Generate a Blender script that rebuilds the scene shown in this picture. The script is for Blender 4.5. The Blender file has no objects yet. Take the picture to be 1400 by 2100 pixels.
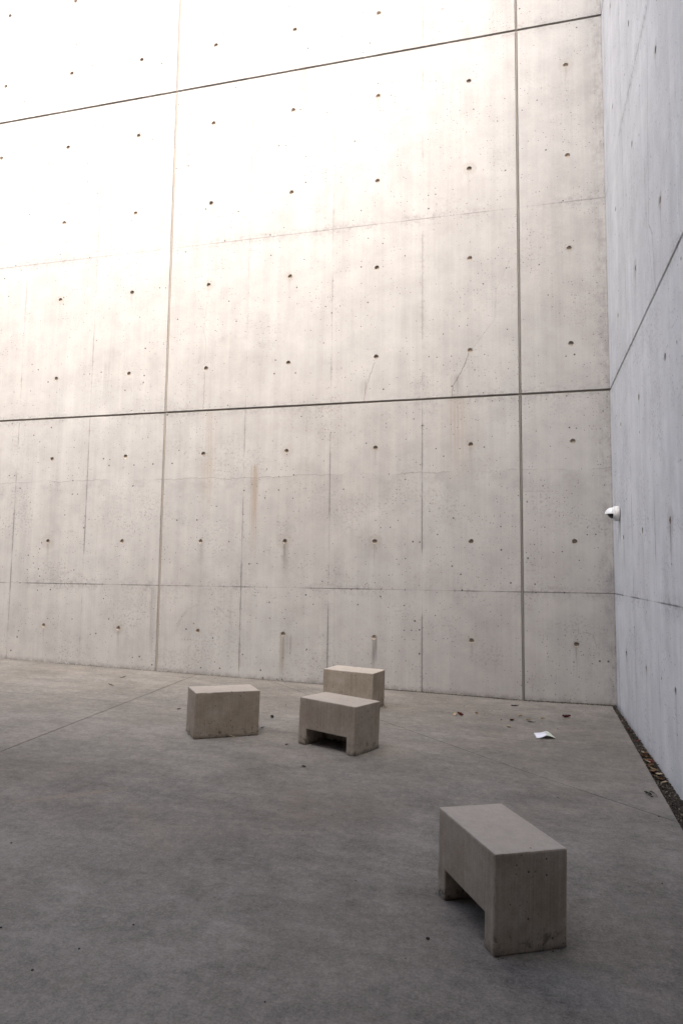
import bpy, bmesh, math, random
from mathutils import Vector, Matrix, noise as mnoise
R = math.radians
random.seed(7)
scene = bpy.context.scene
col = scene.collection
U = 1.22                                   # spacing of the formwork ties (m)

# ------------------------------------------------------------------ camera
cam_data = bpy.data.cameras.new('camera')
cam = bpy.data.objects.new('camera', cam_data); col.objects.link(cam)
right, up, back = Vector((.96875, .24774, .01215)), Vector((.01046, -.08974, .99591)), Vector((.24782, -.96466, -.08953))
M = Matrix.Identity(4)
for i, v in enumerate((right, up, back)):
    for j in range(3): M[j][i] = v[j]
M.translation = (-1.1271, -8.5449, 1.4922)
cam.matrix_world = M
cam_data.sensor_fit = 'VERTICAL'; cam_data.sensor_height = 36; cam_data.lens = 23.773
cam_data.clip_start = .05; cam_data.clip_end = 3000
scene.camera = cam

# ------------------------------------------------------------------ light
SUN_EL, SUN_ROT = 50, 172                 # degrees; the sun stands behind the camera, a little to the right
world = bpy.data.worlds.new('World'); scene.world = world; world.use_nodes = True
wn = world.node_tree.nodes; wl = world.node_tree.links
bg = wn['Background']
sky = wn.new('ShaderNodeTexSky'); sky.sky_type = 'NISHITA'; sky.sun_disc = False
sky.sun_elevation = R(SUN_EL); sky.sun_rotation = R(SUN_ROT)
sky.air_density = 1.0; sky.dust_density = 6.5; sky.ozone_density = .25
wl.new(sky.outputs[0], bg.inputs[0]); bg.inputs[1].default_value = .15
sd = bpy.data.lights.new('sun', 'SUN'); sun = bpy.data.objects.new('sun', sd); col.objects.link(sun)
sd.energy = 1.75; sd.angle = R(45); sd.color = (1, .998, .995)
sv = Vector((math.sin(R(SUN_ROT)) * math.cos(R(SUN_EL)), math.cos(R(SUN_ROT)) * math.cos(R(SUN_EL)), math.sin(R(SUN_EL))))
sun.rotation_euler = sv.to_track_quat('Z', 'Y').to_euler(); sun.location = sv * 60
vs = scene.view_settings
vs.view_transform = 'Standard'; vs.look = 'None'; vs.gamma = 1; vs.use_curve_mapping = False
vs.exposure = 1.82
scene.render.engine = 'CYCLES'
scene.cycles.use_denoising = True
scene.cycles.max_bounces = 8; scene.cycles.diffuse_bounces = 4

# ------------------------------------------------------------------ object helpers
def link(name, me, mat=None, parent=None):
    o = bpy.data.objects.new(name, me); col.objects.link(o)
    if mat is not None and len(me.materials) == 0: me.materials.append(mat)
    if parent is not None: o.parent = parent
    return o
def mesh_of(name, verts, faces, smooth=False):
    me = bpy.data.meshes.new(name); me.from_pydata([tuple(v) for v in verts], [], faces); me.update()
    if smooth:
        for p in me.polygons: p.use_smooth = True
    return me
def bm_mesh(name, bm, smooth=False):
    bmesh.ops.recalc_face_normals(bm, faces=bm.faces)
    me = bpy.data.meshes.new(name); bm.to_mesh(me); bm.free()
    if smooth:
        for p in me.polygons: p.use_smooth = True
    return me
def empty(name, loc=(0, 0, 0), rz=0):
    o = bpy.data.objects.new(name, None); o.empty_display_size = .2; col.objects.link(o)
    o.location = loc; o.rotation_euler = (0, 0, rz); return o
def tag(o, label=None, cat=None, group=None, kind=None):
    for k, v in (('label', label), ('category', cat), ('group', group), ('kind', kind)):
        if v: o[k] = v
    return o
def box(bm, x0, x1, y0, y1, z0, z1):
    v = [bm.verts.new(p) for p in ((x0,y0,z0),(x1,y0,z0),(x1,y1,z0),(x0,y1,z0),(x0,y0,z1),(x1,y0,z1),(x1,y1,z1),(x0,y1,z1))]
    for f in ((0,3,2,1),(4,5,6,7),(0,1,5,4),(1,2,6,5),(2,3,7,6),(3,0,4,7)): bm.faces.new([v[i] for i in f])
def box_mesh(name, *a):
    bm = bmesh.new(); box(bm, *a); return bm_mesh(name, bm)
def floor_z(x):
    return .0235 * max(0., -x - .85 * U)    # the floor falls gently towards the corner

# ------------------------------------------------------------------ node helpers
class S:                                    # a float socket with arithmetic
    def __init__(s, g, sock): s.g, s.s = g, sock
    def __add__(a, b): return a.g.m('ADD', a, b)
    __radd__ = __add__
    def __sub__(a, b): return a.g.m('SUBTRACT', a, b)
    def __rsub__(a, b): return a.g.m('SUBTRACT', b, a)
    def __mul__(a, b): return a.g.m('MULTIPLY', a, b)
    __rmul__ = __mul__
    def __truediv__(a, b): return a.g.m('DIVIDE', a, b)
    def abs(a): return a.g.m('ABSOLUTE', a)
    def lt(a, b): return a.g.m('LESS_THAN', a, b)
    def gt(a, b): return a.g.m('GREATER_THAN', a, b)
    def min(a, b): return a.g.m('MINIMUM', a, b)
    def max(a, b): return a.g.m('MAXIMUM', a, b)
    def wrap(a, lo, hi):
        n = a.g.node('ShaderNodeMath'); n.operation = 'WRAP'
        a.g.put(n.inputs[0], a); n.inputs[1].default_value = hi; n.inputs[2].default_value = lo
        return S(a.g, n.outputs[0])
    def floor(a): return a.g.m('FLOOR', a)
    def pow(a, e): return a.g.m('POWER', a, e)
    def step(a, e0, e1, o0=0., o1=1.):      # smooth step from o0 at e0 to o1 at e1
        n = a.g.node('ShaderNodeMapRange'); n.interpolation_type = 'SMOOTHSTEP'
        if not isinstance(e0, S) and not isinstance(e1, S) and e0 > e1: e0, e1, o0, o1 = e1, e0, o1, o0
        for i, v in enumerate((a, e0, e1, o0, o1)): a.g.put(n.inputs[i], v)
        return S(a.g, n.outputs[0])
class G:
    def __init__(g, name):
        g.mat = bpy.data.materials.new(name); g.mat.use_nodes = True
        g.t = g.mat.node_tree; g.b = g.t.nodes['Principled BSDF']; g.b.inputs['Specular IOR Level'].default_value = .25
        tc = g.node('ShaderNodeTexCoord'); sp = g.node('ShaderNodeSeparateXYZ')
        g.t.links.new(tc.outputs['Object'], sp.inputs[0]); g.co = tc.outputs['Object']
        g.x, g.y, g.z = (S(g, sp.outputs[i]) for i in range(3))
        oi = g.node('ShaderNodeObjectInfo'); g.rnd = S(g, oi.outputs['Random'])
    def node(g, t): return g.t.nodes.new(t)
    def put(g, inp, v):
        if isinstance(v, S): g.t.links.new(v.s, inp)
        elif hasattr(v, 'is_output'): g.t.links.new(v, inp)
        else: inp.default_value = v
    def m(g, op, a, b=0.):
        n = g.node('ShaderNodeMath'); n.operation = op; g.put(n.inputs[0], a); g.put(n.inputs[1], b); return S(g, n.outputs[0])
    def vec(g, x, y, z=0.):
        n = g.node('ShaderNodeCombineXYZ')
        for i, v in enumerate((x, y, z)): g.put(n.inputs[i], v)
        return n.outputs[0]
    def noise(g, v, scale=1., detail=4., rough=.55, dist=0.):
        n = g.node('ShaderNodeTexNoise'); g.put(n.inputs['Vector'], v)
        n.inputs['Scale'].default_value = scale; n.inputs['Detail'].default_value = detail
        n.inputs['Roughness'].default_value = rough; n.inputs['Distortion'].default_value = dist
        return S(g, n.outputs[0])
    def white(g, v):
        n = g.node('ShaderNodeTexWhiteNoise'); n.noise_dimensions = '3D'; g.put(n.inputs['Vector'], v); return S(g, n.outputs['Value'])
    def pits(g, v, scale, rmin, rmax, density, dims='2D'):   # round pits: returns a mask
        n = g.node('ShaderNodeTexVoronoi'); n.voronoi_dimensions = dims; n.feature = 'F1'
        g.put(n.inputs['Vector'], v); n.inputs['Scale'].default_value = scale
        sp = g.node('ShaderNodeSeparateXYZ'); g.t.links.new(n.outputs['Color'], sp.inputs[0])
        r = S(g, sp.outputs[1]).pow(2.5) * ((rmax - rmin) * scale) + rmin * scale
        d = S(g, n.outputs['Distance'])
        return d.step(r * .6, r * 1.15, 1., 0.) * S(g, sp.outputs[0]).lt(density)
    def mix(g, f, a, b):
        n = g.node('ShaderNodeMix'); n.data_type = 'RGBA'; g.put(n.inputs[0], f)
        for i, v in ((6, a), (7, b)): g.put(n.inputs[i], v if not isinstance(v, tuple) else (*v, 1.))
        return n.outputs[2]
    def mul(g, c, f):                        # colour times float
        n = g.node('ShaderNodeVectorMath'); n.operation = 'SCALE'
        if isinstance(c, tuple): n.inputs[0].default_value = c
        else: g.t.links.new(c, n.inputs[0])
        g.put(n.inputs['Scale'], f); return n.outputs[0]
    def done(g, c, rough=.85, height=None, dist=.003, strength=.6):
        g.put(g.b.inputs['Base Color'], c if not isinstance(c, tuple) else (*c, 1.)); g.put(g.b.inputs['Roughness'], rough)
        if height is not None:
            b = g.node('ShaderNodeBump'); b.inputs['Strength'].default_value = strength; b.inputs['Distance'].default_value = dist
            g.put(b.inputs['Height'], height); g.t.links.new(b.outputs[0], g.b.inputs['Normal'])
        return g.mat
def plain(name, c, rough=.6, spec=.25, metal=0.):
    g = G(name); g.b.inputs['Specular IOR Level'].default_value = spec; g.b.inputs['Metallic'].default_value = metal
    n = g.noise(g.co, 40., 3.)
    return g.done(g.mul(c, n * .3 + .85), rough)

# ------------------------------------------------------------------ cast concrete of the walls
def segment(g, x, z, a, b, w):               # mask of a thin line from a to b
    (ax, az), (bx, bz) = a, b
    dx, dz = bx - ax, bz - az; L2 = dx * dx + dz * dz
    t = ((x - ax) * (dx / L2) + (z - az) * (dz / L2)).max(0.).min(1.)
    ex, ez = x - ax - t * dx, z - az - t * dz
    return (ex * ex + ez * ez).pow(.5).step(w * .35, w, 1., 0.)
def blob(g, x, z, cx, z0, z1, w):            # soft vertical run from z1 (top) to z0
    return (x - cx).abs().step(w * .3, w, 1., 0.) * z.step(z0, z0 + (z1 - z0) * .75) * z.step(z1 - .015, z1 + .07, 1., 0.)
def ring(g, x, z, cx, cz, r, w, zmin):
    ex, ez = x - cx, z - cz
    return ((ex * ex + ez * ez).pow(.5) - r).abs().step(0., w, 1., 0.) * z.step(zmin, zmin + .15)

def wall_material(name, c0, c1, x_edge, pitch, seed, streak, hx0, cracks=(), runs=(), rings=(), grime_x=None, wavy=False, pit=1.):
    g = G(name); x, z = g.x, g.z
    p2 = g.vec(x, z, seed)
    big = g.noise(p2, .55, 5., .55)
    mid = g.noise(p2, 2.6, 8., .68)
    cell = g.white(g.vec(((x - x_edge) / pitch).floor(), ((z - 1.055 * U) / (2 * U)).floor(), seed))
    st1 = g.noise(g.vec(x * 7., z * .28, seed), 1., 5., .6)
    st2 = g.noise(g.vec(x * 38., z * .8, seed + 3), 1., 3., .6)
    grain = g.noise(p2, 120., 2., .7)
    smear = g.noise(g.vec(x * 1.2, z * 4., seed + 5), 1.5, 5., .65)
    tone = 1. + (big - .5) * .30 + (mid - .5) * .52 + (st1 - .5) * (.34 * streak) + (st2 - .5) * (.16 * streak) + (grain - .5) * .55 + (cell - .5) * .035 + (g.rnd - .5) * .03
    c = g.mix(big.step(.35, .65), c0, c1)
    c = g.mul(c, tone)
    # mottled grey peppering
    pep = g.noise(p2, 30., 4., .78).step(.50, .68) * g.noise(p2, 1.5, 5., .62).step(.46, .66)
    c = g.mix(pep * z.step(1.5, 5., .78, .34), c, (.19, .18, .165))
    # seams between the formwork sheets
    dv = (x - x_edge).wrap(-pitch / 2, pitch / 2).abs()
    ci = ((x - x_edge) / pitch + .5).floor()
    gate = g.noise(g.vec(ci * 7.31, z * 1.3, seed), 1., 3., .6).step(.42, .60)
    sv_ = dv.step(gate * .0035 + .001, gate * .0055 + .005, 1., 0.) * (gate * .58 + .13) * z.step(1.6, 6., 1., .42)
    dh = (z - 1.055 * U).wrap(-U, U)
    ri = ((z - 1.055 * U) / (2 * U) + .5).floor()
    gh = g.noise(g.vec(x * 1.1, ri * 5.17, seed + 2), 1., 3., .6).step(.38, .56)
    low = z.step(2., 3.4, 1., .55)
    sh_ = dh.abs().step(gh * .003 + .0012, gh * .004 + .0055, 1., 0.) * (gh * .62 + .2) * low
    tick = x.wrap(-.155, .155).abs().lt(.0055) * dh.abs().step(.008, .022, 1., 0.) * g.white(g.vec((x / .31 + .5).floor(), ri, 1.)).gt(.45) * low
    halo = ((dv.step(0., .05, 1., 0.) * gate * .5).max(dh.abs().step(0., .13, 1., 0.) * gh * .8)) * g.noise(p2, 21., 4., .75).step(.40, .68)
    c = g.mix(halo * .55, c, (.15, .145, .14))
    lines = sv_.max(sh_).max(tick * .7)
    c = g.mix(lines * .88, c, (.075, .07, .065))
    height = (lines * -1.) + (grain - .5) * .35 + (st2 - .5) * .5 * streak
    # cold joint of a pour
    if wavy:
        wz = z - 2.78 - (g.noise(g.vec(x, 0., 4.), 2.2, 6., .7) - .5) * .16
        wl_ = wz.abs().step(.002, .009, 1., 0.) * g.noise(g.vec(x, 3., 1.), 1.4, 3., .6).step(.40, .55)
        below = wz.step(-.5, -.02, 0., 1.) * wz.lt(0.) * g.noise(p2, 2.2, 5., .7).step(.44, .7)
        c = g.mix(below * .36, c, (.19, .185, .175)); c = g.mix(wl_ * .35, c, (.14, .135, .12))
    # stains round the tie holes and drips below them
    hx_, hz_ = (x - hx0).wrap(-pitch / 2, pitch / 2), (z - .5577 * U).wrap(-U / 2, U / 2)
    hid = g.vec(((x - hx0) / pitch + .5).floor(), ((z - .5577 * U) / U + .5).floor(), seed)
    hw = g.white(hid); hw2 = g.white(g.vec(((x - hx0) / pitch + .5).floor(), ((z - .5577 * U) / U + .5).floor(), seed + 7))
    hr = (hx_ * hx_ + hz_ * hz_).pow(.5) + (g.noise(p2, 13., 4., .6) - .5) * .09
    rimw = hr.step(hw2 * .05 + .03, hw2 * .09 + .055, 1., 0.)
    c = g.mix(rimw * hw.step(.25, 1.) * .34, c, (.27, .245, .21))
    drp = (hx_ + (g.noise(p2, 7., 3.) - .5) * .035).abs().step(.004, .026, 1., 0.) * hz_.lt(-.02) * hz_.step(-.05 - hw * .45, -.02) * g.noise(g.vec(x * 60., z * 2., seed), 1., 2.).step(.3, .6)
    c = g.mix(drp * hw.step(.45, .8) * .55 * z.step(2., 6., 1., .5), c, (.17, .15, .125))
    # runs and stains
    wob = (g.noise(p2, 6., 3.) - .5) * .05
    for cx, z0, z1, w, colr, a in runs:
        k = blob(g, x + wob * .5, z, cx, z0, z1, w) * g.noise(g.vec(x * 45., z * .9, seed), 1., 3., .6).step(.28, .66)
        c = g.mix(k * a, c, colr)
    for cx, cz, r, w, zm, a in rings:
        c = g.mix(ring(g, x, z, cx, cz, r, w, zm) * g.noise(p2, 9., 3.).step(.35, .65) * a, c, (.17, .16, .15))
    if cracks:
        cw = (g.noise(p2, 17., 5., .7) - .5) * .06
        xx = x + cw; cm = None
        for pts, w, a in cracks:
            for i in range(len(pts) - 1):
                s = segment(g, xx, z, pts[i], pts[i + 1], w) * a
                cm = s if cm is None else cm.max(s)
        c = g.mix(cm, c, (.12, .105, .09)); height = height - cm
    # blow holes
    dens = g.noise(p2, 1.7, 4., .6).step(.44, .66, .04, .42) * z.step(1., 7., 1.25, .5) * pit
    b1 = g.pits(p2, 10., .0035, .0135, dens)
    dens2 = g.noise(g.vec(x, z, seed + 9), 2.1, 4., .6).step(.44, .64, .04, .62) * pit
    b2 = g.pits(p2, 23., .0026, .0074, dens2)
    b = b1.max(b2 * .85)
    c = g.mix(b * .86, c, (.045, .042, .038)); height = height - b * 2.
    # grime at the foot and in the corner
    foot = (z + x * .0235 + .024).step(.0, .075, 1., 0.) * g.noise(p2, 14., 4., .7).step(.30, .62)
    c = g.mix(foot * .5, c, (.10, .088, .075))
    if grime_x is not None:
        ed = (x - grime_x).abs()
        k = ed.step(0., .26, 1., 0.) * g.noise(g.vec(x * 9., z * 5., 2.), 1., 6., .8).step(.40, .70) * .8 + ed.step(.0, .02, .5, 0.) * g.noise(p2, 8., 3.).step(.3, .6)
        c = g.mix(k * .6, c, (.12, .115, .11))
    return g.done(c, .86, height, .0022, .55)

X_EDGE = -.8577 * U                          # first vertical joint of the back wall
BROWN = (.27, .20, .13); GREY = (.13, .125, .115)
back_mat = wall_material('cast_concrete_warm', (.385, .370, .357), (.367, .358, .348), X_EDGE, U, 1.3, .85, -.3577 * U,
    cracks=[(((-1.68, 4.30), (-1.72, 4.16), (-1.83, 3.96), (-1.875, 3.89), (-1.888, 3.75)), .009, .62),
            (((-1.62, 4.37), (-1.35, 4.72), (-1.33, 5.1), (-1.15, 5.5)), .006, .2),
            (((-2.90, 4.26), (-2.96, 4.08), (-3.02, 3.9), (-3.04, 3.75)), .008, .45),
            (((-5.335, 4.30), (-5.34, 3.76)), .007, .4), (((-5.33, 5.3), (-5.37, 4.9), (-5.33, 4.7), (-5.34, 4.4)), .007, .22),
            (((-.36, .83), (-.25, .80), (-.215, .66)), .006, .35)],
    runs=[(-1.82, 2.5, 3.72, .15, BROWN, .42), (-1.83, 3.74, 4.0, .10, GREY, .4), (-3.04, 3.74, 4.0, .07, GREY, .4), (-5.22, 2.3, 3.72, .13, BROWN, .30),
          (-4.55, 1.5, 2.92, .075, BROWN, .62), (-5.24, 2.0, 3.0, .12, (.33, .26, .17), .25),
          (-4.075, .12, .67, .05, GREY, .8), (-4.11, .05, .66, .04, (.2, .17, .11), .6), (-4.01, .35, .64, .05, GREY, .5), (-2.865, .28, .66, .045, GREY, .85), (-2.885, .1, .66, .03, GREY, .4),
          (-5.31, 1.55, 1.88, .06, GREY, .4), (-4.09, 1.3, 1.88, .06, GREY, .35), (-6.02, .1, 1.25, .06, GREY, .45), (-6.9, 3.74, 4.5, .08, GREY, .28),
          (-6.2, 7.6, 8.6, .09, GREY, .3), (-3.95, 7.5, 8.61, .10, GREY, .32), (-6.2, 8.6, 9.6, .06, GREY, .3), (-8.3, 7.9, 8.6, .16, GREY, .2)],
    rings=[(-5.22, .62, .42, .035, .6, .26), (-7.35, 1.08, .38, .04, 1.28, .26), (-4.9, 4.15, .62, .06, 4.25, .16)],
    grime_x=0., wavy=True)
right_mat = wall_material('cast_concrete_skylit', (.68, .69, .70), (.655, .665, .675), 1.42, 1.189, 21.7, .85, .826,  # same concrete, with the pale blue of skylight worked into its colour
    cracks=[(((2.9, 6.0), (2.72, 4.4), (2.86, 4.25), (2.93, 3.75)), .014, .30), (((2.62, 4.6), (2.84, 3.74)), .012, .22)],
    runs=[(.585, 1.75, 2.10, .06, GREY, .6), (2.015, 1.0, 1.8, .05, GREY, .2), (3.204, .2, .68, .05, GREY, .4), (3.204, 1.4, 1.9, .05, GREY, .3), (.826, 1.5, 1.88, .05, GREY, .35)],
    grime_x=None, pit=.5)

def joint_material(name, c):
    g = G(name); n = g.noise(g.co, 3., 4., .6); f = g.noise(g.co, 60., 3., .7)
    return g.done(g.mul(c, .55 + n * .5 + f * .4), .9, f, .003)
joint_dark = joint_material('joint_filler_dark', (.20, .175, .15))
joint_tan = joint_material('joint_filler_tan', (.325, .292, .255))
joint_grey = joint_material('joint_filler_grey', (.24, .225, .205))
g = G('tie_hole_mortar'); n = g.noise(g.co, 45., 4., .7)
tie_mat = g.done(g.mul((.42, .365, .31), .6 + n * .75 + (g.rnd - .5) * .5), .9, n, .004)

# ------------------------------------------------------------------ walls built from cast panels
def tie_mesh():
    bm = bmesh.new(); N = 28; rings_ = []
    for r, y in ((.0318, .0006), (.0290, .008), (.0272, .023), (.012, .0245), (0, .0235)):
        if r == 0: rings_.append([bm.verts.new((0, y, 0))]); continue
        rings_.append([bm.verts.new((r * math.cos(2 * math.pi * k / N), y, r * math.sin(2 * math.pi * k / N))) for k in range(N)])
    for a, b in zip(rings_, rings_[1:]):
        for k in range(N):
            if len(b) == 1: bm.faces.new((a[k], a[(k + 1) % N], b[0]))
            else: bm.faces.new((a[k], a[(k + 1) % N], b[(k + 1) % N], b[k]))
    me = bm_mesh('tie_hole', bm); me.materials.append(tie_mat); return me
TIE = tie_mesh(); HR = .0308
def perimeter(x0, x1, z0, z1, n=8):
    P = []
    for k in range(n): P.append((x0 + (x1 - x0) * k / n, z0))
    for k in range(n): P.append((x1, z0 + (z1 - z0) * k / n))
    for k in range(n): P.append((x1 - (x1 - x0) * k / n, z1))
    for k in range(n): P.append((x0, z1 - (z1 - z0) * k / n))
    return P
GAP = .016; VG = .0185
def build_panel(root, mat, xs, zs, holes, trim):
    """xs, zs: cell edges; holes: {(i,j): (hx,hz)}; trim: gap taken off left, right, bottom, top"""
    xs, zs = list(xs), list(zs)
    xs[0] += trim[0]; xs[-1] -= trim[1]; zs[0] += trim[2]; zs[-1] -= trim[3]
    bm = bmesh.new()
    for i in range(len(xs) - 1):
        for j in range(len(zs) - 1):
            P = perimeter(xs[i], xs[i + 1], zs[j], zs[j + 1])
            if (i, j) in holes:
                hx, hz = holes[(i, j)]
                outer = [bm.verts.new((a, 0, b)) for a, b in P]
                inner = []
                for a, b in P:
                    t = math.atan2(b - hz, a - hx); inner.append(bm.verts.new((hx + HR * math.cos(t), 0, hz + HR * math.sin(t))))
                lip = [bm.verts.new((v.co.x, .004, v.co.z)) for v in inner]
                n = len(P)
                for k in range(n):
                    q = (k + 1) % n
                    bm.faces.new((outer[k], outer[q], inner[q], inner[k])); bm.faces.new((inner[k], inner[q], lip[q], lip[k]))
            else:
                bm.faces.new([bm.verts.new((a, 0, b)) for a, b in P])
    bmesh.ops.remove_doubles(bm, verts=bm.verts, dist=1e-5)
    x0, x1, z0, z1 = xs[0], xs[-1], zs[0], zs[-1]
    lv = []
    for y, e in ((0, 0), (.007, .004), (.05, .005)):
        lv.append([bm.verts.new((a, y, b)) for a, b in ((x0 - e, z0 - e), (x1 + e, z0 - e), (x1 + e, z1 + e), (x0 - e, z1 + e))])
    for a, b in zip(lv, lv[1:]):
        for k in range(4): bm.faces.new((a[k], a[(k + 1) % 4], b[(k + 1) % 4], b[k]))
    bmesh.ops.recalc_face_normals(bm, faces=bm.faces)
    for f in bm.faces:                       # the cast face looks into the court
        if abs(f.normal.y) > .9 and f.normal.y > 0: f.normal_flip()
    me = bpy.data.meshes.new('wall_panel'); bm.to_mesh(me); bm.free()
    p = link('wall_panel', me, mat, root)
    for hx, hz in holes.values():
        t = link('tie_hole', TIE, None, p); t.location = (hx, random.uniform(-.002, .004) * .5 + .001, hz); t.rotation_euler = (0, random.uniform(0, 6), 0)
    return p
ZJ = [3.061 * U, 7.048 * U]
ZTOP = 11.04 * U
def z_cells(lift):
    c = [(-.12 / U) if lift == 0 else None, 1.058, 2.058, 3.061, 4.06, 5.06, 6.06, 7.048, 8.05, 9.05, 10.05, 11.04]
    a, b = ((0, 3), (3, 7), (7, 11))[lift]
    return [v * U for v in c[a:b + 1]]
def hole_z(z0): return None
HZ = [(.5577 + k) * U for k in range(11)]
def build_wall(root, mat, bays, hole_x, trims, filler, ext):
    for b, xs in enumerate(bays):
        for lift in range(3):
            zs = z_cells(lift); row0 = (0, 3, 7)[lift]; holes = {}
            for i in range(len(xs) - 1):
                for j in range(len(zs) - 1):
                    holes[(i, j)] = (hole_x[b][i], HZ[row0 + j])
            tl, tr = trims[b]
            build_panel(root, mat, xs, zs, holes, (tl, tr, 0 if lift == 0 else GAP, 0 if lift == 2 else GAP))
    xa, xb = min(min(b) for b in bays), max(max(b) for b in bays)
    core = link('wall_core', box_mesh('wall_core', xa - ext[0], xb + ext[1], .0505, .36, -.12, ZTOP - .01), joint_dark, root)
    for zj in ZJ:
        link('horizontal_joint', box_mesh('horizontal_joint', xa - ext[0], xb + ext[1], .0175, .0495, zj - .0175, zj + .0175), joint_dark, root)
    for xj, mt in filler:
        zc = [-.11] + [v for zj in ZJ for v in (zj - .018, zj + .018)] + [ZTOP - .02]
        for a, b in zip(zc[::2], zc[1::2]):
            bm = bmesh.new()                 # a rounded bead of filler with a groove either side
            prof = ((-.0115, .049), (-.0115, .020), (-.009, .009), (-.0035, .006), (.0005, .0075), (.006, .010), (.0095, .019), (.0095, .049))
            n = max(2, int((b - a) / .15)); rows = []
            for k in range(n + 1):
                zz = a + (b - a) * k / n; dx = mnoise.noise((zz * 2.1, xj, 0)) * .0025
                rows.append([bm.verts.new((xj + px + (dx if 0 < q < 7 else 0), py + mnoise.noise((zz * 1.7, xj, 5)) * .003, zz)) for q, (px, py) in enumerate(prof)])
            for r0, r1 in zip(rows, rows[1:]):
                for q in range(len(prof) - 1): bm.faces.new((r0[q], r0[q + 1], r1[q + 1], r1[q]))
            link('vertical_joint', bm_mesh('vertical_joint', bm), mt, root)

back_wall = tag(empty('concrete_wall'), 'tall warm grey concrete wall facing the viewer behind the three far block stools', 'wall')
bays, hx, trims = [], [], []
bays.append([X_EDGE, .0]); hx.append([-.3577 * U])
for k in range(3):
    e = X_EDGE - 4 * U * k
    bays.append([e - 4 * U + i * U for i in range(5)]); hx.append([e - 3.5 * U + i * U for i in range(4)])
trims = [(VG, 0), (VG,) * 2, (VG,) * 2, (0, VG)]
build_wall(back_wall, back_mat, bays, hx, trims, [(X_EDGE, joint_grey), (X_EDGE - 4 * U, joint_tan), (X_EDGE - 8 * U, joint_tan)], (0, .3))

RANG = .010915
right_wall = tag(empty('concrete_wall', (0.0005, 0, 0), -math.pi / 2 - RANG), 'concrete side wall at the right, pale blue skylight tinted into its colour, carrying the white dome camera', 'wall')
rd = Vector((-math.sin(RANG), -math.cos(RANG), 0)); rn = Vector((math.cos(RANG), -math.sin(RANG), 0))
def on_right(t, z, off=0.): return rd * t - rn * off + Vector((0, 0, z))
HX0, DX = .826, 1.189
b1 = [.002, HX0 + DX / 2, HX0 + 1.5 * DX, HX0 + 2.5 * DX, HX0 + 3.5 * DX, HX0 + 4.5 * DX]
h1 = [HX0 + k * DX for k in range(5)]
b2 = [b1[-1] + k * DX for k in range(5)]; h2 = [HX0 + (5 + k) * DX for k in range(4)]
build_wall(right_wall, right_mat, [b1, b2], [h1, h2], [(0, VG), (VG, 0)], [(b1[-1], joint_grey)], (.0125, 0))

# ------------------------------------------------------------------ floor
g = G('trowelled_floor'); x, y = g.x, g.y
p = g.vec(x, y, 0.)
n1 = g.noise(p, .75, 6., .6, .4); n2 = g.noise(p, 3.2, 6., .65, .3); n3 = g.noise(p, 16., 5., .7); n4 = g.noise(p, 95., 3., .8); n5 = g.noise(g.vec(x * .8, y * 2.2, 3.), 2., 5., .65)
n6 = g.noise(p, 260., 2., .8)
c = g.mix(n1.step(.35, .65), (.188, .172, .152), (.208, .194, .175))
c = g.mul(c, 1. + (g.noise(g.vec(x, y, 31.), .42, 4., .55) - .5) * .75 + (n2 - .5) * 1.05 + (n3 - .5) * .95 + (g.noise(p, 42., 4., .75) - .5) * .9 + (n4 - .5) * 1.3 + (n5 - .5) * .75 + (n6 - .5) * .7)
tan = g.noise(g.vec(x, y, 8.), .9, 5., .6, .6).step(.54, .72) * g.noise(g.vec(x, y, 4.), 5., 4., .7).step(.40, .65)
c = g.mix(tan * .35, c, (.20, .16, .12))
scuff = g.noise(g.vec(x * .7, y * 2.4, 12.), 2.6, 6., .72).step(.55, .74) * n3.step(.40, .62)
c = g.mix(scuff * .45, c, (.25, .235, .22))
wd = (g.noise(g.vec(x, y, 2.), 3., 5., .7) - .5) * .22
wd2 = (g.noise(p, 9., 5., .7) - .5) * .16
drip = segment(g, x + wd2, y - wd, (-4.1, -4.90), (-3.62, -4.45), .035).max(segment(g, x + wd, y - wd2, (-3.4, -4.72), (-2.95, -5.2), .10) * .35)
c = g.mix(drip * g.noise(p, 22., 4., .75).step(.38, .62) * .55, c, (.29, .225, .16))
wy = y + 2.04 + (g.noise(g.vec(x, 0., 0.), .55, 4., .6) - .5) * .34
crk = wy.abs().step(.0015, .0065, 1., 0.) * g.noise(g.vec(x, 1., 5.), 1.1, 4., .6).step(.36, .52, .25, .85)
c = g.mix(crk * .85, c, (.045, .04, .035))
sp = g.pits(p, 9., .002, .008, g.noise(g.vec(x, y, 6.), .8, 3.).step(.45, .7, .02, .12))
c = g.mix(sp * .75, c, (.035, .03, .026))
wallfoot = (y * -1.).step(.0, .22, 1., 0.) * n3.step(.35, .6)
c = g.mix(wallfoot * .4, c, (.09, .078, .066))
floor_mat = g.done(c, n2.step(.2, .8, .72, .9), n4 * .5 + n6 * .6 + n3 * .6 - crk * 1.5 - sp, .0028, .55)

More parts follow.
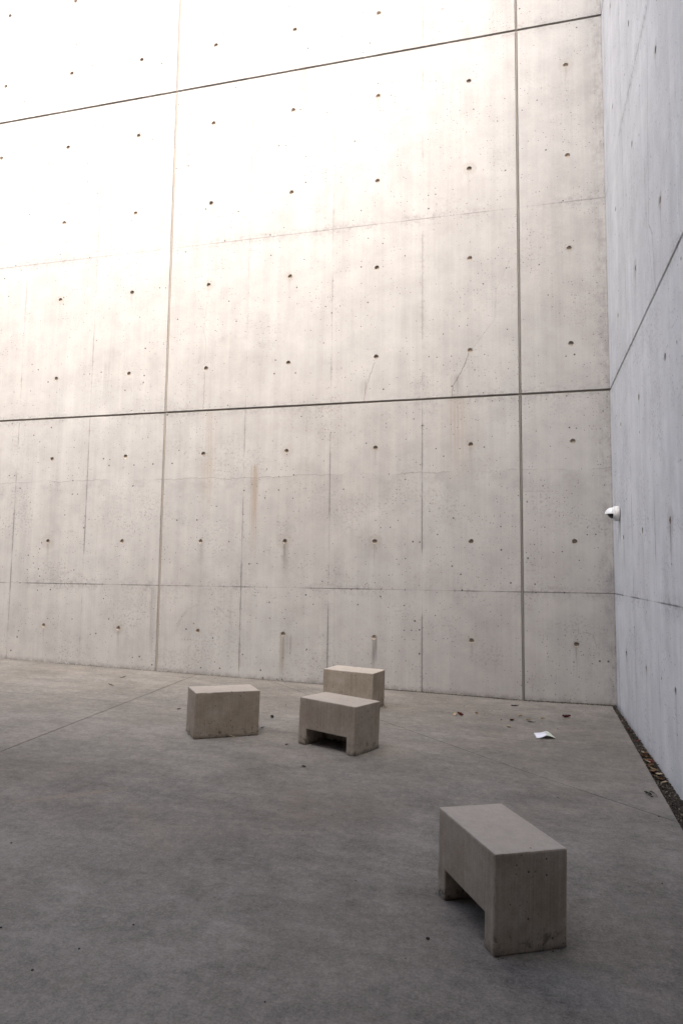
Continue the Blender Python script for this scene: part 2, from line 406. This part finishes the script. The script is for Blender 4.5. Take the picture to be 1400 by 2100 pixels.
def clip(poly, a, b, c_):                    # keep a*x + b*y <= c_
    out = []
    for i in range(len(poly)):
        P, Q = poly[i], poly[(i + 1) % len(poly)]
        fp, fq = a * P[0] + b * P[1] - c_, a * Q[0] + b * Q[1] - c_
        if fp <= 0: out.append(P)
        if (fp < 0) != (fq < 0) and fp != fq:
            t = fp / (fp - fq); out.append((P[0] + (Q[0] - P[0]) * t, P[1] + (Q[1] - P[1]) * t))
    return out
def line(P, Q):                              # half plane left of P->Q : a x + b y <= c
    a, b = Q[1] - P[1], -(Q[0] - P[0]); L = math.hypot(a, b); a, b = a / L, b / L
    return a, b, a * P[0] + b * P[1]
FX0, FY0 = -17.5, -17.0
e0, e1 = (-.066, -.012), (-.186, -4.037)
ex = e0[0] + (e1[0] - e0[0]) * (FY0 - e0[1]) / (e1[1] - e0[1])
full = [(FX0, -.012), (FX0, FY0), (ex, FY0), e0]
L1 = line((-5.293, -.095), (-4.967, -4.026)); L2 = line((-4.077, -.212), (-.158, -3.907))
j1, j2 = .0048, .0034
def neg(l): return (-l[0], -l[1], -l[2])
def sh(l, s): return (l[0], l[1], l[2] - s)
slabs = [clip(full, *sh(neg(L1), j1)), clip(clip(full, *sh(L1, j1)), *sh(L2, j2)), clip(clip(full, *sh(L1, j1)), *sh(neg(L2), j2))]
floor = tag(empty('floor'), kind='structure')
KX = -.85 * U
for poly in slabs:
    if len(poly) < 3: continue
    bm = bmesh.new()
    for part in (clip(poly, 1, 0, KX), clip(poly, -1, 0, -KX)):
        if len(part) < 3: continue
        top = [bm.verts.new((px, py, floor_z(px))) for px, py in part]; bm.faces.new(top)
    bmesh.ops.remove_doubles(bm, verts=bm.verts, dist=1e-4)
    edges = [e for e in bm.edges if len(e.link_faces) == 1]
    r = bmesh.ops.extrude_edge_only(bm, edges=edges)
    for v in r['geom']:
        if isinstance(v, bmesh.types.BMVert): v.co.z -= .09
    bmesh.ops.recalc_face_normals(bm, faces=bm.faces)
    if sum(f.normal.z for f in bm.faces) < 0: bmesh.ops.reverse_faces(bm, faces=bm.faces)
    link('floor_slab', bm_mesh('floor_slab', bm), floor_mat, floor)

g = G('soil'); n = g.noise(g.co, 3., 6., .7)
ground_mat = g.done(g.mul((.10, .085, .068), .5 + n), .95)
tag(link('ground', mesh_of('ground', [(-900, -900, -.13), (900, -900, -.13), (900, 900, -.13), (-900, 900, -.13)], [(0, 1, 2, 3)]), ground_mat), kind='structure')

# unseen storey added over and behind the viewer, shaped to cut the sky light
fac = G('blocker_concrete'); n = fac.noise(fac.co, 1.1, 6., .6)
blocker_mat = fac.done(fac.mul((.45, .415, .38), .8 + n * .4), .85)
bm = bmesh.new()
box(bm, -17.5, 3., -15., -8.5, 3.7, 12.); box(bm, -17.5, 3., -14.99, -14.6, -.12, 3.5)
tag(link('building', bm_mesh('building', bm), blocker_mat), 'unseen concrete storey added behind the viewer to shade the courtyard', 'building', kind='structure')

# unseen low wall added on the left to block low sky light
tag(link('sky_blocking_wall', box_mesh('sky_blocking_wall', -13.4, -13., -14.5, -.03, -.12, 3.5), blocker_mat), 'unseen low concrete wall added on the left to deepen the shade', 'wall', kind='structure')

# ------------------------------------------------------------------ stools
g = G('precast_stool'); x, y, z = g.x, g.y, g.z
off = g.rnd * 17.
pv = g.node('ShaderNodeVectorMath'); pv.operation = 'ADD'; g.t.links.new(g.co, pv.inputs[0]); g.t.links.new(g.vec(off, off * 1.7, off * .6), pv.inputs[1]); pv = pv.outputs[0]
vert = g.noise(g.vec((x + y) * 85. + off, (x - y) * 85., z * 1.6 + off), 1., 3., .6)
cl = g.noise(pv, 4., 5., .6); fn = g.noise(pv, 130., 3., .75); md = g.noise(pv, 22., 4., .65)
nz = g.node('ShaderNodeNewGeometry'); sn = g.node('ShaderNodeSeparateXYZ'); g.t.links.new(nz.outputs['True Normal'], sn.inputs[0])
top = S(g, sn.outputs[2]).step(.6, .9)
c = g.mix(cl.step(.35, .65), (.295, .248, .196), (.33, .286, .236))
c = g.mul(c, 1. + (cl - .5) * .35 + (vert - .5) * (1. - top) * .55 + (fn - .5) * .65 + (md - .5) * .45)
c = g.mix(top * .62, c, g.mul((.47, .43, .385), .75 + md * .3 + fn * .22))  # upward faces lightened in colour, like skylight falling on them
dn = g.noise(pv, 3.6, 3., .6).step(.40, .60, .10, .85) * (1. - top * .85)
b = g.pits(pv, 36., .0012, .0065, dn, '3D').max(g.pits(pv, 12., .004, .0105, dn * .6, '3D'))
c = g.mix(b * .85, c, (.03, .027, .023))
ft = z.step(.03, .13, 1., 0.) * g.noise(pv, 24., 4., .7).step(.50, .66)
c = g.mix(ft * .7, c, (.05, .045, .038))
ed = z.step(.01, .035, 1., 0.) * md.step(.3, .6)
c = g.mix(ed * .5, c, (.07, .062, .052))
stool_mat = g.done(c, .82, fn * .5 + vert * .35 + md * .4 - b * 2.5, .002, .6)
def stool_mesh(L, W, H, seed):
    rnd = random.Random(seed)
    nx, nz_ = .082, .132
    def cuts(vals, step):
        out = []
        for a, b in zip(vals, vals[1:]):
            n = max(1, round((b - a) / step)); out += [a + (b - a) * k / n for k in range(n)]
        return out + [vals[-1]]
    dpt = W * .80
    X = cuts([-L / 2, -L / 2 + nx, L / 2 - nx, L / 2], .028); Y = cuts([-W / 2, -W / 2 + dpt, W / 2], .028); Z = cuts([0, nz_, H], .028)
    def solid(i, j, k):
        if not (0 <= i < len(X) - 1 and 0 <= j < len(Y) - 1 and 0 <= k < len(Z) - 1): return False
        mx, my, mz = (X[i] + X[i + 1]) / 2, (Y[j] + Y[j + 1]) / 2, (Z[k] + Z[k + 1]) / 2
        return not (abs(mx) < L / 2 - nx and my < -W / 2 + dpt and mz < nz_)
    bm = bmesh.new(); V = {}
    def vv(i, j, k):
        if (i, j, k) not in V: V[(i, j, k)] = bm.verts.new((X[i], Y[j], Z[k]))
        return V[(i, j, k)]
    for i in range(len(X) - 1):
        for j in range(len(Y) - 1):
            for k in range(len(Z) - 1):
                if not solid(i, j, k): continue
                for d, q in (((-1,0,0), ((0,0,0),(0,0,1),(0,1,1),(0,1,0))), ((1,0,0), ((1,0,0),(1,1,0),(1,1,1),(1,0,1))),
                             ((0,-1,0), ((0,0,0),(1,0,0),(1,0,1),(0,0,1))), ((0,1,0), ((0,1,0),(0,1,1),(1,1,1),(1,1,0))),
                             ((0,0,-1), ((0,0,0),(0,1,0),(1,1,0),(1,0,0))), ((0,0,1), ((0,0,1),(1,0,1),(1,1,1),(0,1,1)))):
                    if not solid(i + d[0], j + d[1], k + d[2]): bm.faces.new([vv(i + a, j + b_, k + c_) for a, b_, c_ in q])
    bm.normal_update()
    sharp = [e for e in bm.edges if len(e.link_faces) == 2 and e.calc_face_angle() > .5 and e.is_convex]
    bmesh.ops.bevel(bm, geom=sharp, offset=.0085, segments=2, profile=.55, affect='EDGES', clamp_overlap=True)
    for v in bm.verts:                        # worn, slightly broken arrises
        s = Vector((v.co.x * 40, v.co.y * 40, v.co.z * 40 + seed * 9)); nrm = v.normal
        ext = (abs(abs(v.co.x) - L / 2) < .010) + (abs(abs(v.co.y) - W / 2) < .010) + (abs(v.co.z - H) < .010)
        k = .0003 + (.0010 if ext >= 2 else 0)
        a = mnoise.noise(s) * k
        if ext >= 2 and mnoise.noise(s * .35 + Vector((5, 1, seed))) > .40: a -= .0026
        v.co += nrm * a
    return bm_mesh('concrete_stool', bm)
TILT = Matrix.Rotation(.0235, 4, 'Y')
STOOL_EDGES = []
def stool(cx, cy, ang, seed, label, L=.585, W=.36, H=.388):
    cs = [Matrix.Rotation(R(ang), 2) @ Vector(q) + Vector((cx, cy)) for q in ((-L / 2, -W / 2), (L / 2, -W / 2), (L / 2, W / 2), (-L / 2, W / 2))]
    STOOL_EDGES.extend((cs[k], cs[(k + 1) % 4], k == 0) for k in range(4))
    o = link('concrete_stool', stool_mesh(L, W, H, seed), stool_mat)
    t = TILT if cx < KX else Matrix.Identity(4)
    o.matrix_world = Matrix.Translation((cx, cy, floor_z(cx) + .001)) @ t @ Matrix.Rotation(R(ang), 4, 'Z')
    tag(o, label, 'stool', 'cast concrete block stools on the courtyard floor'); return o
def from_front(P, Q, W=.36):                  # centre and angle from the two front ground corners
    P, Q = Vector(P), Vector(Q); d = (Q - P).normalized(); n = Vector((-d.y, d.x))
    c_ = (P + Q) / 2 + n * W / 2; return c_.x, c_.y, math.degrees(math.atan2(d.y, d.x))
cx, cy, a = from_front((-3.79, -3.140), (-3.338, -2.785), .33); stool(cx, cy, a + 180, 1, 'leftmost concrete block stool, its solid long side without an opening facing the viewer', L=.575, W=.33)
cx, cy, a = from_front((-2.92, -2.925), (-2.396, -3.14)); stool(cx, cy, a, 2, 'concrete block stool of the middle pair standing in front, dark opening under its long side')
cx, cy, a = from_front((-3.199, -1.266), (-2.600, -1.366), .37); stool(cx, cy, a + 180, 3, 'concrete block stool farthest back near the wall, half hidden behind another stool', W=.37)
cx, cy, a = from_front((-1.490, -5.245), (-1.232, -5.690), .327); stool(cx, cy, a, 4, 'nearest concrete block stool, alone in the foreground, dark opening under its left long side', L=.542, W=.327, H=.388)

# ------------------------------------------------------------------ dome camera on the right wall
white_paint = plain('white_camera_plastic', (.78, .79, .80), .38, .4)
white_worn = plain('camera_base_plastic', (.68, .68, .67), .45, .4)
dome_mat = plain('smoked_dome', (.012, .011, .011), .08, .6)
grey_gasket = plain('dark_gasket', (.10, .10, .10), .7)
cz = 2.183
ct = .572
cam_t = empty('security_camera', on_right(ct, cz), -math.pi / 2 - RANG)   # local +y runs into the wall
cam_t.scale = (.88,) * 3
tag(cam_t, 'white dome security camera with hood and dark lens, high on the right wall', 'security camera')
def lathe(name, prof, mat, parent, N=40, half=None):
    bm = bmesh.new(); rows = []
    for r, yy in prof:
        rows.append([bm.verts.new((r * math.cos(2 * math.pi * k / N), -yy, r * math.sin(2 * math.pi * k / N))) for k in range(N)])
    for a_, b_ in zip(rows, rows[1:]):
        for k in range(N): bm.faces.new((a_[k], a_[(k + 1) % N], b_[(k + 1) % N], b_[k]))
    bmesh.ops.remove_doubles(bm, verts=bm.verts, dist=1e-6)
    return link(name, bm_mesh(name, bm, True), mat, parent)
lathe('back_plate', [(0, .0), (.080, .0), (.080, .008), (.0, .008)], grey_gasket, cam_t)
lathe('housing', [(0, .009), (.090, .009), (.093, .012), (.094, .060), (.092, .066), (.085, .070), (0, .070)], white_worn, cam_t)
lathe('collar', [(0.02, .071), (.082, .071), (.083, .078), (.076, .082), (.02, .082)], white_paint, cam_t)
lathe('dome', [(.062, .0825)] + [(.062 * math.cos(t), .0825 + .062 * math.sin(t)) for t in [i * math.pi / 2 / 10 for i in range(1, 10)]] + [(.0, .1445)], dome_mat, cam_t)
bm = bmesh.new(); rows = []                  # hood: upper half of a larger dome with a rim
RH = .080
for shell, rr in ((0, RH), (1, RH - .005)):
    for i in range(9):
        la = i / 8 * math.pi / 2
        row = []
        for k in range(25):
            lo = k / 24 * math.pi
            r = rr * math.cos(la) if i < 8 else 0.0001
            row.append(bm.verts.new((r * math.cos(lo), -(.083 + rr * 1.12 * math.sin(la)), r * math.sin(lo) - .004)))
        rows.append(row)
for s_ in (0, 9):
    for i in range(8):
        for k in range(24): bm.faces.new((rows[s_ + i][k], rows[s_ + i][k + 1], rows[s_ + i + 1][k + 1], rows[s_ + i + 1][k]))
for i in range(8):
    for k in (0, 24): bm.faces.new((rows[i][k], rows[i + 1][k], rows[9 + i + 1][k], rows[9 + i][k]))
for k in range(24): bm.faces.new((rows[0][k], rows[0][k + 1], rows[9][k + 1], rows[9][k]))
link('hood', bm_mesh('hood', bm, True), white_paint, cam_t)
bm = bmesh.new(); ra = []                    # brim of the hood, a thin flat lip
for k in range(25):
    lo = math.pi + k / 24 * math.pi
    ra.append([bm.verts.new((r_ * math.cos(lo), -.083 + r_ * 1.12 * math.sin(lo), zz - .004)) for r_, zz in ((RH - .007, -.004), (RH + .006, -.004), (RH + .006, -.0005), (RH - .007, -.0005))])
for a_, b_ in zip(ra, ra[1:]):
    for q in range(4): bm.faces.new((a_[q], a_[(q + 1) % 4], b_[(q + 1) % 4], b_[q]))
link('brim', bm_mesh('brim', bm), white_paint, cam_t)

# ------------------------------------------------------------------ folded leaflet
def page_mesh(A, B, C_, D, bulge, n=9):      # A,B back edge; D,C front edge; thin sheet with a bow
    A, B, C_, D = map(Vector, (A, B, C_, D)); bm = bmesh.new(); grid = []
    for s_ in (0, -.0012):
        for j in range(4):
            row = []
            for i in range(n):
                u, v = i / (n - 1), j / 3
                P = (A.lerp(B, u)).lerp(D.lerp(C_, u), v)
                P = P + Vector((0, 0, bulge * math.sin(math.pi * u) + .0015 * math.sin(5 * u + 3 * v) + s_))
                row.append(bm.verts.new(P))
            grid.append(row)
    for o_ in (0, 4):
        for j in range(3):
            for i in range(n - 1): bm.faces.new((grid[o_ + j][i], grid[o_ + j][i + 1], grid[o_ + j + 1][i + 1], grid[o_ + j + 1][i]))
    for j in range(3):
        for i in (0, n - 1): bm.faces.new((grid[j][i], grid[j + 1][i], grid[5 + j][i], grid[4 + j][i]))
    for i in range(n - 1):
        for j in (0, 3): bm.faces.new((grid[j][i], grid[j][i + 1], grid[4 + j][i + 1], grid[4 + j][i]))
    return bm_mesh('page', bm, True)
paper_w = plain('white_paper', (.78, .79, .86), .7); paper_g = plain('pale_green_paper', (.60, .65, .57), .7)
lf = tag(empty('paper_leaflet', (-.88, -1.85, 0)), 'white folded paper leaflet lying open on the floor near the corner', 'paper')
o_ = Vector((-.88, -1.85, 0))
pl = link('page', page_mesh(*[Vector(q) - o_ for q in ((-.976, -1.753, .010), (-.876, -1.785, .040), (-.869, -1.947, .037), (-.955, -1.917, .003))], -.006), paper_w, lf); tag(pl, 'white page')
pg = link('page', page_mesh(*[Vector(q) - o_ for q in ((-.8755, -1.785, .040), (-.822, -1.790, .024), (-.786, -1.897, .003), (-.8685, -1.947, .037))], .006), paper_g, lf); tag(pg, 'pale green page')

# ------------------------------------------------------------------ leaves, pebbles, weed
def leaf_mesh(L, W, curl, seed, lobes=0):
    rn_ = random.Random(seed); n = 9; tw = rn_.uniform(-.35, .35); sg = rn_.choice((-1, 1)); bm = bmesh.new(); rows = []
    for i in range(n):
        u = i / (n - 1); w = W * (math.sin(math.pi * min(1, u * .97 + .03)) ** .75)
        if lobes: w *= .62 + .38 * abs(math.sin(u * math.pi * lobes))
        row = []
        for v in (-1, -.5, 0, .5, 1):
            zc = curl * L * (u - .5 + tw) ** 2 * 1.1 + (v * sg + .35) ** 2 * w * curl * .38 + rn_.uniform(-.05, .05) * L
            row.append(bm.verts.new((L * (u - .5), v * w / 2, max(.0015, zc + .002))))
        rows.append(row)
    for a_, b_ in zip(rows, rows[1:]):
        for q in range(4): bm.faces.new((a_[q], a_[q + 1], b_[q + 1], b_[q]))
    st = [bm.verts.new((-L * .5 + dx, dy, .003)) for dx, dy in ((0, -.0012), (0, .0012), (-L * .4, .008), (-L * .4, .0065))]
    bm.faces.new(st)
    r = bmesh.ops.solidify(bm, geom=bm.faces[:], thickness=.0007)
    return bm_mesh('leaf', bm, True)
def leaf_mat(name, c):
    g = G(name); n = g.noise(g.co, 70., 4., .7); return g.done(g.mul(c, .5 + n), .6, n, .002)
red = leaf_mat('leaf_red', (.17, .036, .03)); brown = leaf_mat('leaf_brown', (.10, .055, .03)); cream = leaf_mat('leaf_cream', (.66, .55, .38)); tan_l = leaf_mat('leaf_tan', (.30, .19, .095)); dark = leaf_mat('leaf_dark', (.03, .024, .02))
def leaf(x_, y_, L, W, curl, mat, seed, label, lobes=0, rz=None, zb=None, group='dry leaves scattered on the courtyard floor'):
    o = link('leaf', leaf_mesh(L, W, curl, seed, lobes), mat)
    o.location = (x_, y_, floor_z(x_) + .001 if zb is None else zb); o.rotation_euler = (0, 0, rz if rz is not None else random.uniform(0, 6.28))
    return tag(o, label, 'leaf', group)
leaf(-1.700, -1.215, .075, .06, .85, red, 1, 'dark red curled leaf at the left end of the leaf scatter', 3)
leaf(-1.760, -1.205, .060, .045, .5, cream, 2, 'pale curled leaf touching the dark red leaf at the left of the scatter', 0)
leaf(-1.541, -1.041, .055, .03, .4, tan_l, 3, 'small tan leaf just right of the dark red curled leaf')
leaf(-1.177, -1.234, .075, .055, .5, red, 4, 'flat reddish leaf in the middle of the leaf scatter', 3)
leaf(-1.093, -.948, .055, .035, .6, cream, 5, 'cream leaf behind the flat reddish leaf, near the wall')
leaf(-1.016, -1.118, .050, .03, .5, cream, 6, 'small cream leaf behind the thin brown curled leaf')
leaf(-.985, -1.228, .085, .035, .25, brown, 7, 'thin brown curled leaf between the reddish leaf and the leaflet', rz=.1)
leaf(-.867, -1.021, .045, .03, .6, cream, 8, 'rightmost small cream leaf of the scatter')
leaf(-1.208, -1.546, .055, .035, .5, cream, 9, 'pale leaf left of the white leaflet')
leaf(-1.149, -.419, .085, .03, .3, dark, 10, 'dark leaf lying close to the back wall foot', rz=.2)
leaf(-.626, -.894, .095, .075, .8, red, 11, 'large dark red curled leaf alone near the corner, right of all others', 3)
leaf(-1.284, -1.256, .030, .02, .5, brown, 12, 'tiny brown leaf scrap left of the flat reddish leaf')
leaf(-3.467, -2.086, .050, .032, .7, dark, 13, 'dark curled leaf between the left stool and the front middle stool')
leaf(-5.828, -1.225, .07, .03, .5, brown, 14, 'brown leaf on the floor at far left, nearer of two', rz=.4)
leaf(-6.008, -.679, .075, .02, .4, dark, 15, 'thin dark twig like leaf at far left near the wall', rz=.1)
leaf(-4.469, -2.108, .045, .03, .6, dark, 16, 'small dark leaf just left of the leftmost stool')
leaf(-2.999, -3.007, .035, .025, .6, brown, 17, 'brown leaf scrap at the left foot of the front middle stool')
leaf(-3.515, -2.935, .045, .03, .5, cream, 18, 'pale leaf scrap at the foot of the leftmost stool', rz=.6)
leaf(-2.52, -1.12, .045, .03, .5, cream, 19, 'pale leaf scrap at the right foot of the farthest stool', rz=.6)
leaf(-3.40, -2.52, .035, .025, .5, dark, 20, 'dark leaf scrap at the right side of the leftmost stool')
leaf(-2.676, -3.553, .045, .02, .4, dark, 21, 'thin dark leaf on bare floor in front of the middle stools')

stone_g = G('dark_pebble'); n = stone_g.noise(stone_g.co, 60., 3.); pebble_mat = stone_g.done(stone_g.mul((.045, .04, .036), .5 + n), .8)
def rock_mesh(name, r, seed, flat=.6):
    bm = bmesh.new(); bmesh.ops.create_icosphere(bm, subdivisions=1, radius=r)
    rn_ = random.Random(seed)
    for v in bm.verts: v.co *= rn_.uniform(.7, 1.2); v.co.z *= flat; v.co.z += r * flat * .8
    return bm_mesh(name, bm, True)
peb = [(-1.489, -5.646, .016, 'largest dark pebble left of the nearest stool'), (-3.693, -5.403, .010, 'dark speck of grit at the left edge, highest of the left foreground'),
       (-2.663, -5.92, .009, 'dark pebble in the left foreground, right of the cluster'), (-3.148, -6.104, .011, 'dark pebble cut by the left frame edge'),
       (-2.763, -6.137, .008, 'small dark pebble in the middle of the left foreground cluster'), (-2.837, -6.307, .009, 'dark pebble nearest the lower left corner'),
       (-1.974, -6.221, .007, 'tiny dark pebble at the bottom centre'), (-1.696, -3.921, .008, 'tiny dark pebble behind the nearest stool to its left'),
       (-.866, -3.615, .008, 'tiny dark pebble behind the nearest stool to its right'), (-.449, -4.81, .008, 'tiny dark pebble right of the nearest stool'),
       (-.277, -3.814, .011, 'dark pebble near the floor joint end at the gravel strip'), (-3.545, -1.447, .012, 'dark pebble between left stool and the farthest stool'),
       (-4.942, -.227, .010, 'dark pebble at the wall foot by the floor joint'), (-2.31, -4.733, .007, 'tiny dark pebble in the empty middle of the floor')]
for i, (px, py, r, lb) in enumerate(peb):
    r *= .6
    o = link('pebble', rock_mesh('pebble', r, i), pebble_mat); o.location = (px, py, floor_z(px) - .001)
    tag(o, lb, 'pebble', 'dark pebbles on the courtyard floor')

# gravel strip at the foot of the right wall
def edge_x(y_): return e0[0] + (e1[0] - e0[0]) * (y_ - e0[1]) / (e1[1] - e0[1])
def wall_x(y_): return -math.tan(RANG) * -y_
g = G('gravel_stone'); rp = g.node('ShaderNodeNewGeometry'); ri_ = S(g, rp.outputs['Random Per Island'])
c = g.mix(ri_, (.030, .026, .021), (.105, .09, .072)); c = g.mix(ri_.gt(.95), c, (.26, .22, .17)); gravel_mat = g.done(c, .85)
verts, faces = [], []
ico = bmesh.new(); bmesh.ops.create_icosphere(ico, subdivisions=1, radius=1.); iv = [v.co.copy() for v in ico.verts]; ico.verts.index_update(); iff = [[v.index for v in f.verts] for f in ico.faces]; ico.free()
rg = random.Random(3)
def add_stone(px, py, pz, r):
    o0 = len(verts); rot = Matrix.Rotation(rg.uniform(0, 6.28), 3, 'Z') @ Matrix.Rotation(rg.uniform(0, 6.28), 3, 'X')
    sx = (rg.uniform(.7, 1.3), rg.uniform(.7, 1.3), rg.uniform(.5, .9))
    for v in iv:
        q = rot @ Vector((v.x * sx[0], v.y * sx[1], v.z * sx[2])) * r * rg.uniform(.88, 1.1); verts.append((px + q.x, py + q.y, pz + q.z))
    faces.extend([[o0 + k for k in f] for f in iff])
yy = -.02
while yy > -6.:
    xa, xb = edge_x(yy) + .006, wall_x(yy) - .006
    for _ in range(max(2, int((xb - xa) / .0095))):
        add_stone(rg.uniform(xa, xb), yy + rg.uniform(-.006, .006), -.034 + rg.uniform(-.006, .006), rg.uniform(.0045, .0095))
    yy -= .009
tag(link('gravel', mesh_of('gravel', verts, faces), gravel_mat), 'dark gravel filling the narrow strip between floor and right wall', 'gravel', kind='stuff')
bedv = [(edge_x(y_) + .001, y_, -.042) for y_ in (-.0, -8.)] + [(wall_x(y_) - .001, y_, -.042) for y_ in (-8., -.0)]
tag(link('soil', mesh_of('soil', bedv, [(0, 1, 2, 3)]), ground_mat), kind='structure')
# grit gathered along the foot of the back wall
verts, faces = [], []
for _ in range(3200):
    px = -rg.random() ** 1.5 * 7.5 - .02
    dens = .030 if px > -1.4 else .011
    add_stone(px, -abs(rg.gauss(0, dens)) - .004, floor_z(px) + .002, rg.uniform(.002, .0065 if px > -2.8 else .004))
for _ in range(160):
    px = -rg.random() * 7.5; add_stone(px, -abs(rg.gauss(0, .6)) - .01, floor_z(px) + .001, rg.uniform(.0015, .0045))
for (A_, B_, open_) in STOOL_EDGES:
    for _ in range(int((B_ - A_).length * 130)):
        u_ = rg.random()
        if open_ and .13 < u_ < .87: continue
        if mnoise.noise((A_.x + u_ * 3., A_.y, 7.)) < -.05: continue
        q = A_.lerp(B_, u_); nn = Vector((-(B_ - A_).y, (B_ - A_).x)).normalized()
        q = q - nn * abs(rg.gauss(0, .006)); add_stone(q.x, q.y, floor_z(q.x) + .0008, rg.uniform(.0010, .0030))
for _ in range(900):
    px = -3.3 * rg.random() ** .8 - .05
    if mnoise.noise((px * 2.3, 0, 0)) > -.12: add_stone(px, -abs(rg.gauss(0, .009)) - .006, floor_z(px) + .003, rg.uniform(.003, .008))
grit_g = G('grit'); ri_ = S(grit_g, grit_g.node('ShaderNodeNewGeometry').outputs['Random Per Island'])
grit_mat = grit_g.done(grit_g.mix(ri_.pow(3.), (.03, .026, .022), (.17, .14, .105)), .9)
tag(link('grit', mesh_of('grit', verts, faces), grit_mat), 'dark grit and leaf crumbs gathered along the foot of the back wall', 'grit', kind='stuff')
# leaves caught in the gravel strip
mats = [cream, tan_l, tan_l, brown, tan_l, cream, tan_l, red]
caught = []
for i in range(30):
    if i < 22: yv = -2.05 - .95 * (i + .5) / 22 + rg.uniform(-.04, .04)
    else: yv = -.55 - 1.3 * (i - 22) / 8
    caught.append((-yv, rg.uniform(edge_x(yv) + .035, wall_x(yv) - .03), mats[i % 8] if i < 22 else (brown, dark, red)[i % 3], i))
WORDS = 'first second third fourth fifth sixth seventh eighth ninth tenth eleventh twelfth thirteenth'.split()
seen = {}
for d_, xv, mt, i in sorted(caught, key=lambda q: q[0]):
    tone = mt.name.split('_')[1]; k = seen.get(tone, 0); seen[tone] = k + 1
    leaf(xv, -d_, rg.uniform(.045, .075), rg.uniform(.025, .045), rg.uniform(.15, .5), mt, 100 + i,
         '%s dry leaf on the gravel strip, %s %s one counting from the wall corner' % (tone, WORDS[k], tone), 0, rg.uniform(0, 6.28), -.024 + .004 * (i % 3), 'fallen leaves caught in the gravel strip')
# weed at the edge of the strip
weed = tag(empty('weed', (-.205, -3.40, -.03)), 'small dark weed sprouting over the slab edge from the gravel strip', 'weed')
wm = leaf_mat('weed_leaf', (.035, .04, .02))
bm = bmesh.new()
for k in range(5):
    a_ = math.pi + (k - 2) * .35; L_ = .07 + .02 * (k % 2); pts = []
    for i in range(4):
        u = i / 3; pts.append(Vector((math.cos(a_) * L_ * u, math.sin(a_) * L_ * u * 1.0, .03 + .03 * math.sin(u * 2.4))))
    for p0, p1 in zip(pts, pts[1:]):
        s_ = Vector((-math.sin(a_), math.cos(a_), 0)) * .001; bm.faces.new([bm.verts.new(q) for q in (p0 - s_, p0 + s_, p1 + s_, p1 - s_)])
link('stem', bm_mesh('stem', bm), wm, weed)
lm = leaf_mesh(.022, .013, .3, 77); lm.materials.append(wm)
for k in range(11):
    a_ = math.pi + (k % 5 - 2) * .35; r_ = .035 + .0055 * k; l_ = link('leaf_blade', lm, None, weed)
    l_.location = (math.cos(a_) * r_, math.sin(a_) * r_, .045 + .012 * math.sin(k)); l_.rotation_euler = (rg.uniform(-.5, .5), rg.uniform(-.5, .5), rg.uniform(0, 6.28))
